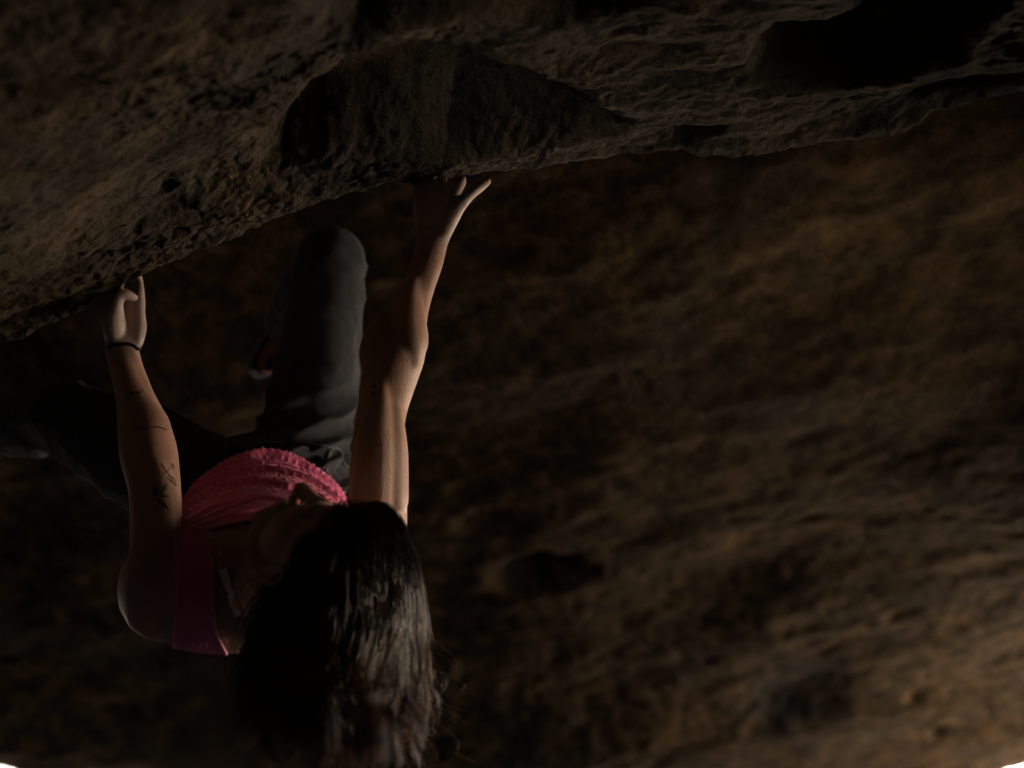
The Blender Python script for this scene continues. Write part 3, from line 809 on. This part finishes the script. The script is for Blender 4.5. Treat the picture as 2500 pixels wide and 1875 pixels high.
# ================================================================== tank top
def torso(t):
    k = np.array([0, .36, .75, 1.0])
    tt = np.linspace(0, 1, 60); s_ = spline(np.column_stack([TOR, TOR_HW, TOR_HT]), 60)
    kk = np.interp(tt, np.linspace(0, 1, 4), [0, .36, .75, 1.0])
    return np.stack([np.interp(t, kk, s_[:, c]) for c in range(5)], -1)
def build_top():
    nc, nr = 900, 300
    ph = np.linspace(0, 2 * np.pi, nc, endpoint=False)
    cx = np.cos(ph); sy = np.sin(ph)
    ax_ = np.abs(cx) * .165
    front = sy > 0
    # where the fabric starts: neckline, straps, armholes
    neck = sstep(.092, .078, ax_); arm = sstep(.128, .150, ax_)
    t0 = np.where(front, .015 + .045 * neck + .20 * arm, .0 + .05 * neck + .20 * arm)
    v = np.linspace(0, 1, nr)
    hem = .735 + .02 * np.sin(ph * 3 + 1) + .012 * np.sin(ph * 7)
    T = t0[None] + (hem - t0)[None] * v[:, None]
    q = torso(T)
    off = .007 + .004 * np.sin(ph * 5)[None] * v[:, None]
    # bust carries the cloth; the belly part sags into folds across the body
    S = np.broadcast_to(sy, T.shape); X = np.broadcast_to(cx, T.shape)
    bust = .012 * np.exp(-((T - .34) / .17) ** 2) * np.maximum(S, 0) ** 1.5 * (1 - .25 * np.exp(-(X / .22) ** 2))
    warp = T + .05 * X * X + .018 * noise3(np.stack([X * 3, T * 4, S], -1))
    fold = 0
    for tc, am, wn, wf, fan in [(.125, .0045, .007, .04, .01), (.195, .0060, .008, .05, .03), (.29, .0095, .010, .06, .06), (.40, .0135, .012, .06, .05), (.54, .0120, .012, .06, .03), (.70, .0180, .020, .05, .0)]:
        e = warp - tc + fan * (X - .1) * .6
        w = np.where(e < 0, wn, wf)
        fold = fold + am * np.exp(-(e / w) ** 2) * np.maximum(S, 0) ** .7
    loose = .008 * sstep(.40, .75, T) * np.maximum(S, 0)
    gather = .004 * np.sin(ph * 26)[None] * np.exp(-((T - t0[None]) / .10) ** 2) * arm[None]
    H = off + bust + fold + loose + gather
    # raised dots in a staggered lattice
    arc = ph[None] * .145 / .0125 + 0 * T
    row = (T * .56) / .0120 + .45 * noise3(np.stack([X * 6, T * 12, S * 6], -1))
    stag = np.floor(row) % 2 * .5
    du = (arc + stag) % 1 - .5; dv = row % 1 - .5
    dots = .0040 * np.exp(-(du ** 2 + dv ** 2) / .055) * sstep(.06, .12, T - t0[None]) * np.clip(sstep(.20, .27, T) + .10, 0, 1)
    dots = dots * (.75 + .9 * noise3(np.stack([X * 20, T * 60, S * 20], -1)))
    H = H + dots
    V = q[..., :3] + ((q[..., 3] + H) * X)[..., None] * SIDE + ((q[..., 4] + H) * S)[..., None] * FRONT
    # hem rolls back under itself
    last = V[-1] - .010 * (X[-1][:, None] * SIDE + S[-1][:, None] * FRONT) - .004 * AX
    V = np.concatenate([V, last[None]], 0)
    o = mesh_np('tank_top', V.reshape(-1, 3), grid_faces(nr + 1, nc, wrap=True), M_PINK, person)
    return o, V
TOP, TOPV = build_top()
TOPB = bvh_of(TOP)

def draped_strip(name, left, right, lift, mat, parent, na, nb, bow=0.0, bvh=None, dots=False, thick=.003):
    """a strap laid on the skin between two outlines (pixel polylines), as a closed slab"""
    Lp = spline(left, na); Rp = spline(right, na)
    G = np.zeros((na, nb, 3)); prev = None
    for i in range(na):
        for j in range(nb):
            f = j / (nb - 1); p = Lp[i] * (1 - f) + Rp[i] * f
            h = drape(p[0], p[1], 0.0)
            if h is None: h = prev[j] if prev is not None else at(p[0], p[1], 2.12)
            G[i, j] = h
        prev = G[i]
    # even out, then lift off the skin
    for _ in range(10):
        K = G.copy()
        K[1:-1] = (G[:-2] + G[1:-1] * 2 + G[2:]) / 4
        K[:, 1:-1] = (K[:, :-2] + K[:, 1:-1] * 2 + K[:, 2:]) / 4
        G = K
    du = np.gradient(G, axis=0); dv = np.gradient(G, axis=1)
    N = unit(np.cross(du, dv)); N = np.where((np.sum(N * (CAM - G), -1) < 0)[..., None], -N, N)
    f = np.linspace(-1, 1, nb)[None, :, None]
    out = G + N * (lift + bow * (1 - f * f))
    if dots:
        a = np.linspace(0, na / 9.0, na)[:, None]; b = np.linspace(0, nb / 9.0, nb)[None]
        st = (np.floor(a) % 2) * .5
        out = out + N * (.0016 * np.exp(-((((b + st) % 1) - .5) ** 2 + ((a % 1) - .5) ** 2) / .05))[..., None]
    edge = (np.abs(f) > .93)
    out = out + N * np.where(edge, .0012, 0)
    inn = out - N * thick
    V = np.concatenate([out.reshape(-1, 3), inn.reshape(-1, 3)])
    F = [grid_faces(na, nb), grid_faces(na, nb, flip=True) + na * nb]
    i = np.arange(na - 1); k = na * nb
    for j in (0, nb - 1):
        a = i * nb + j; b = (i + 1) * nb + j; F.append(np.stack([a, b, b + k, a + k], 1))
    j = np.arange(nb - 1)
    for i0 in (0, na - 1):
        a = i0 * nb + j; b = a + 1; F.append(np.stack([a, b, b + k, a + k], 1))
    return mesh_np(name, V, np.concatenate(F), mat, parent), out
ST_L = [(440, 1262), (436, 1292), (431, 1318), (434, 1398), (432, 1487), (425, 1555), (430, 1575)]
ST_R = [(503, 1276), (501, 1292), (506, 1318), (523, 1398), (526, 1487), (536, 1555), (556, 1592)]
STRAP, SG = draped_strip('shoulder_strap', ST_L, ST_R, .004, M_PINK, TOP, 130, 60, .003, dots=True)
ribbon_tube('binding', SG[::5, -1], .0026, M_PINKTRIM, TOP, samples=60)
ribbon_tube('binding', SG[::5, 0], .0018, M_PINKTRIM, TOP, samples=60)
# binding along the neckline
ncx = TOPV.shape[1]
ph_ = np.linspace(0, 2 * np.pi, ncx, endpoint=False)
m_ = (np.sin(ph_) > 0) & (np.abs(np.cos(ph_)) * .165 < .088)
ribbon_tube('binding', TOPV[0][m_][::8], .0032, M_PINKTRIM, TOP, samples=60)
# pale stitches along the two flat folds across the chest
st = Solid()
for tc in (.13, .20):
    for f in np.linspace(38, 142, 44):
        i = int(round(f / 360 * ncx)) % ncx
        t0_, t1_ = .0, 1.0
        col = TOPV[:-1, i]; tt_ = (col - SC) @ AX
        j = int(np.argmin(np.abs(tt_ - tc * np.linalg.norm(HC - SC) + .004 * math.sin(f * .11))))
        a_ = unit(TOPV[j, (i + 3) % ncx] - TOPV[j, i - 3])
        if RNG.random() < .82: st.tube([col[j] - a_ * .0032 + FRONT * .001, col[j] + a_ * .0032 + FRONT * .001], [.0011, .0011], n=6, samples=4)
st.build('stitching', M_STITCH, TOP)['kind'] = 'stuff'
BS, _ = draped_strip('bra_strap', [(500, 1292), (514, 1335), (530, 1385), (548, 1430), (566, 1480), (576, 1505)],
                     [(506, 1290), (527, 1325), (548, 1375), (570, 1430), (592, 1478), (596, 1495)], .003, M_STRAP, person, 50, 12, .002)

# ---- tattoos: thin ink on the skin ---------------------------------------
def ink(name, lines, wpx):
    s = Solid()
    for ln in lines:
        ln = np.asarray(ln, float); n = max(6, int(np.sum(np.linalg.norm(np.diff(ln, axis=0), axis=1)) / 4))
        q = spline(ln, n) if len(ln) > 2 else np.array([ln[0] * (1 - t) + ln[1] * t for t in np.linspace(0, 1, n)])
        P = [drape(x, y, .0003) for x, y in q]
        P = [p for p in P if p is not None]
        if len(P) < 3: continue
        P = np.array(P); r = wpx * 2.2 / FPX / 2
        ax = unit(np.gradient(P, axis=0)); v = unit(CAM - P); sd = unit(np.cross(ax, v)); n_ = unit(np.cross(sd, ax))
        prof = [(-1, -.0004), (-.6, .0003), (.6, .0003), (1, -.0004)]
        rows = np.stack([P + sd * r * a + n_ * b for a, b in prof], 1)
        s.add(rows.reshape(-1, 3), grid_faces(len(P), 4))
    return s.build(name, M_INK, BODY)
def blob(name, outlines, step=2.5):
    """filled ink shapes"""
    s = Solid()
    for ol in outlines:
        ol = np.asarray(ol, float)
        c = ol.mean(0); rings = []
        o2 = np.vstack([ol, ol[:1]]); q = spline(o2, 40)[:-1]
        for f in (0.02, .3, .55, .8, 1.0):
            rings.append([drape(*(c + (p - c) * f), .0004) for p in q])
        if any(p is None for r_ in rings for p in r_): continue
        s.add(np.array(rings).reshape(-1, 3), grid_faces(5, len(q), wrap=True))
    return s.build(name, M_INK, BODY) if s.V else None
ink('arrow_tattoo', [[(396, 1136), (404, 1148), (414, 1162), (424, 1182)], [(400, 1158), (414, 1144), (422, 1136)], [(414, 1133), (423, 1134), (423, 1145)], [(399, 1156), (393, 1165)],
                     [(396, 1136), (395, 1132)], [(396, 1136), (391, 1137)], [(412, 1162), (410, 1168), (420, 1178), (430, 1186)], [(412, 1162), (420, 1164), (426, 1172), (430, 1186)], [(415, 1172), (423, 1168)], [(419, 1178), (427, 1175)]], 2.4)
ink('armband_tattoo', [[(312, 1054), (340, 1046), (370, 1040), (396, 1044), (408, 1050)], [(330, 1055), (360, 1046), (388, 1044), (405, 1051)]], 2.0)
blob('leaf_tattoo', [[(394, 1186), (404, 1182), (409, 1180), (406, 1192), (398, 1204), (390, 1206)], [(388, 1208), (400, 1206), (415, 1215), (404, 1214), (396, 1216)],
                     [(384, 1216), (400, 1224), (412, 1246), (396, 1236), (386, 1228)], [(372, 1196), (386, 1190), (388, 1204), (376, 1212)]])
blob('leaf_tattoo', [[(312, 962), (325, 956), (338, 956), (352, 951), (342, 960), (326, 964)]])
blob('dot_tattoo', [[(909, 939), (914, 936), (918, 941), (914, 948), (909, 946)], [(908, 958), (914, 955), (918, 962), (913, 970), (907, 966)]])

# ================================================================== hair
def build_hair():
    rng = np.random.default_rng(5)
    c0 = hp(-1.5, 3.0, 0); rad = HS * .01 * np.array([9.5, 8.5, 7.3])
    G = np.array([0, 0, -1.0])
    # scalp cap
    N = 12000; n_guide = 420
    def scalp(n):
        out = []
        while len(out) < n:
            v = unit(rng.normal(size=3)); f, u, l = v
            # hairline: above the brow, round the temple, behind the ear, down to the nape
            line = .30 if f > .55 else (.05 if f > .1 else -.55)
            if f > .90: continue
            if u > line + .12 * rng.normal() * .3: out.append(v)
        return np.array(out)
    inv = np.linalg.inv(HM)
    def to_h(P): return (P - c0) @ inv.T / (rad + .010)
    def grow(v, n_, lift, zend, wave, phase, amp, side):
        """strands leave the scalp, follow the skull, then hang; each is cut where it reaches zend"""
        P = c0 + (v * rad) @ HM.T
        nrm = unit((v / rad) @ HM.T)
        comb = unit(nrm * .10 + (-HF * .50 + HU * .25)[None] + G[None] * .7 + side[:, None] * (-RGT * 2.4 - FWD * .45)[None])
        D = comb; pts = [P]; steps = 46; h = .0125
        for k in range(steps):
            D = unit(D * .70 + G[None] * (.30 - .22 * side * (k < 8))[:, None])
            Q = P + D * h
            q = to_h(Q); r = np.linalg.norm(q, axis=1)
            need = 1.0 + lift
            m = r < need
            if m.any():
                qn = q[m] / r[m][:, None] * need[m][:, None]
                Q[m] = c0 + (qn * (rad + .008)) @ HM.T
                D[m] = unit(Q[m] - P[m])
            pts.append(Q); P = Q
        pts = np.stack(pts, 1)
        out = np.zeros((len(v), n_, 3))
        for i in range(len(v)):
            z = pts[i, :, 2]; below = np.nonzero(z < zend[i])[0]
            e = below[0] if len(below) else steps
            if e < 4: e = 4
            t = np.linspace(0, e, n_)
            for c in range(3): out[i, :, c] = np.interp(t, np.arange(steps + 1), pts[i, :, c])
        s = np.linspace(0, 1, n_)[None]
        a = amp[:, None] * (.18 * s + .9 * s ** 2.2)
        out = out + (a * np.sin(wave[:, None] * s * 7 + phase[:, None]))[..., None] * RGT + (a * .95 * np.cos(wave[:, None] * s * 5 + phase[:, None] * 1.7))[..., None] * FWD
        out = out + (.8 * amp[:, None] * s ** 4 * np.sin(13 * s + phase[:, None] * 2.3))[..., None] * RGT
        return out
    v = scalp(N)
    # a lock swept forward over the near shoulder
    K = 1000
    vn = unit(np.array([-.55, -.42, .55]) + .22 * rng.normal(size=(K, 3)))
    v[:K] = vn
    side = np.zeros(N); side[:K] = rng.uniform(.2, 1.0, K)
    gdir = v[rng.integers(0, N, n_guide)]
    cid = np.argmax(v @ gdir.T + .015 * rng.normal(size=(N, n_guide)), 1)
    cid[:K] = rng.integers(0, 14, K)
    zpx = lambda py, d=1.84: at(900, py, d)[2]
    gz = zpx(1868) + (zpx(1640) - zpx(1868)) * rng.random(n_guide) ** .8; gw = rng.uniform(.7, 1.5, n_guide); gp = rng.uniform(0, 6.3, n_guide); ga = rng.uniform(.005, .021, n_guide)
    zend = gz[cid] + rng.normal(size=N) * .012 - .02 * (rng.random(N) < .15)
    zend[:K] = rng.uniform(zpx(1800), zpx(1640), K)
    glift = rng.uniform(0, .085, n_guide)
    lift = glift[cid] * .75 + rng.uniform(0, .03, N)
    stray = rng.random(N) < .07
    amp = ga[cid] + rng.uniform(0, .004, N) + stray * rng.uniform(.01, .035, N)
    S = 26
    pts = grow(v, S, lift, zend, gw[cid], gp[cid] + rng.normal(size=N) * .2, amp, side)
    cen = np.zeros((n_guide, S, 3)); cnt = np.zeros(n_guide)
    np.add.at(cen, cid, pts); np.add.at(cnt, cid, 1)
    cen = cen / np.maximum(cnt, 1)[:, None, None]
    s = np.linspace(0, 1, S)[None, :, None]
    pull = (.80 * s ** 1.6) * (~stray)[:, None, None]
    pull[:K] *= .3
    pts = pts + (cen[cid] - pts) * pull
    x0 = at(820, 1600, 1.95)[0]
    xr = np.maximum(pts[..., 0] - x0, 0)
    pts[..., 0] += .01 * xr * s[..., 0] ** 2
    return pts, rng
HP, hrng = build_hair()
def hair_mesh(pts, rng, r0=.00046):
    N, S, _ = pts.shape
    T = unit(np.gradient(pts, axis=1))
    A = unit(np.cross(T, np.array([.3, .9, .2]))); B = np.cross(T, A)
    s = np.linspace(0, 1, S)
    r = r0 * (1 - .65 * s ** 3)[None, :] * rng.uniform(.7, 1.3, N)[:, None]
    rows = []
    for k in range(3):
        a = 2 * np.pi * k / 3
        rows.append(pts + r[..., None] * (math.cos(a) * A + math.sin(a) * B))
    V = np.stack(rows, 2)                                   # N,S,3,3
    base = (np.arange(N) * S * 3)[:, None, None]
    i = np.arange(S - 1)[None, :, None]; k = np.arange(3)[None, None, :]; k2 = (k + 1) % 3
    F = np.stack([base + i * 3 + k, base + i * 3 + k2, base + (i + 1) * 3 + k2, base + (i + 1) * 3 + k], -1).reshape(-1, 4)
    o = mesh_np('hair', V.reshape(-1, 3), F, M_HAIR, person)
    tip = np.broadcast_to((sstep(.12, .9, s))[None, :, None], (N, S, 3)).astype(np.float32)
    var = np.broadcast_to(rng.random(N)[:, None, None], (N, S, 3)).astype(np.float32)
    for nm, ar in (('tip', tip), ('var', var)):
        a = o.data.attributes.new(nm, 'FLOAT', 'POINT'); a.data.foreach_set('value', np.ascontiguousarray(ar).ravel())
    return o
HAIR = hair_mesh(HP, hrng)
# scalp under the strands
cap = Solid()
_c0 = hp(-2.2, 3.6, 0)
cap.ell(_c0, HM * (HS * .01 * np.array([9.2, 8.5, 7.45])), 24)
CAP = cap.build('scalp_hair', M_HAIR, HAIR)
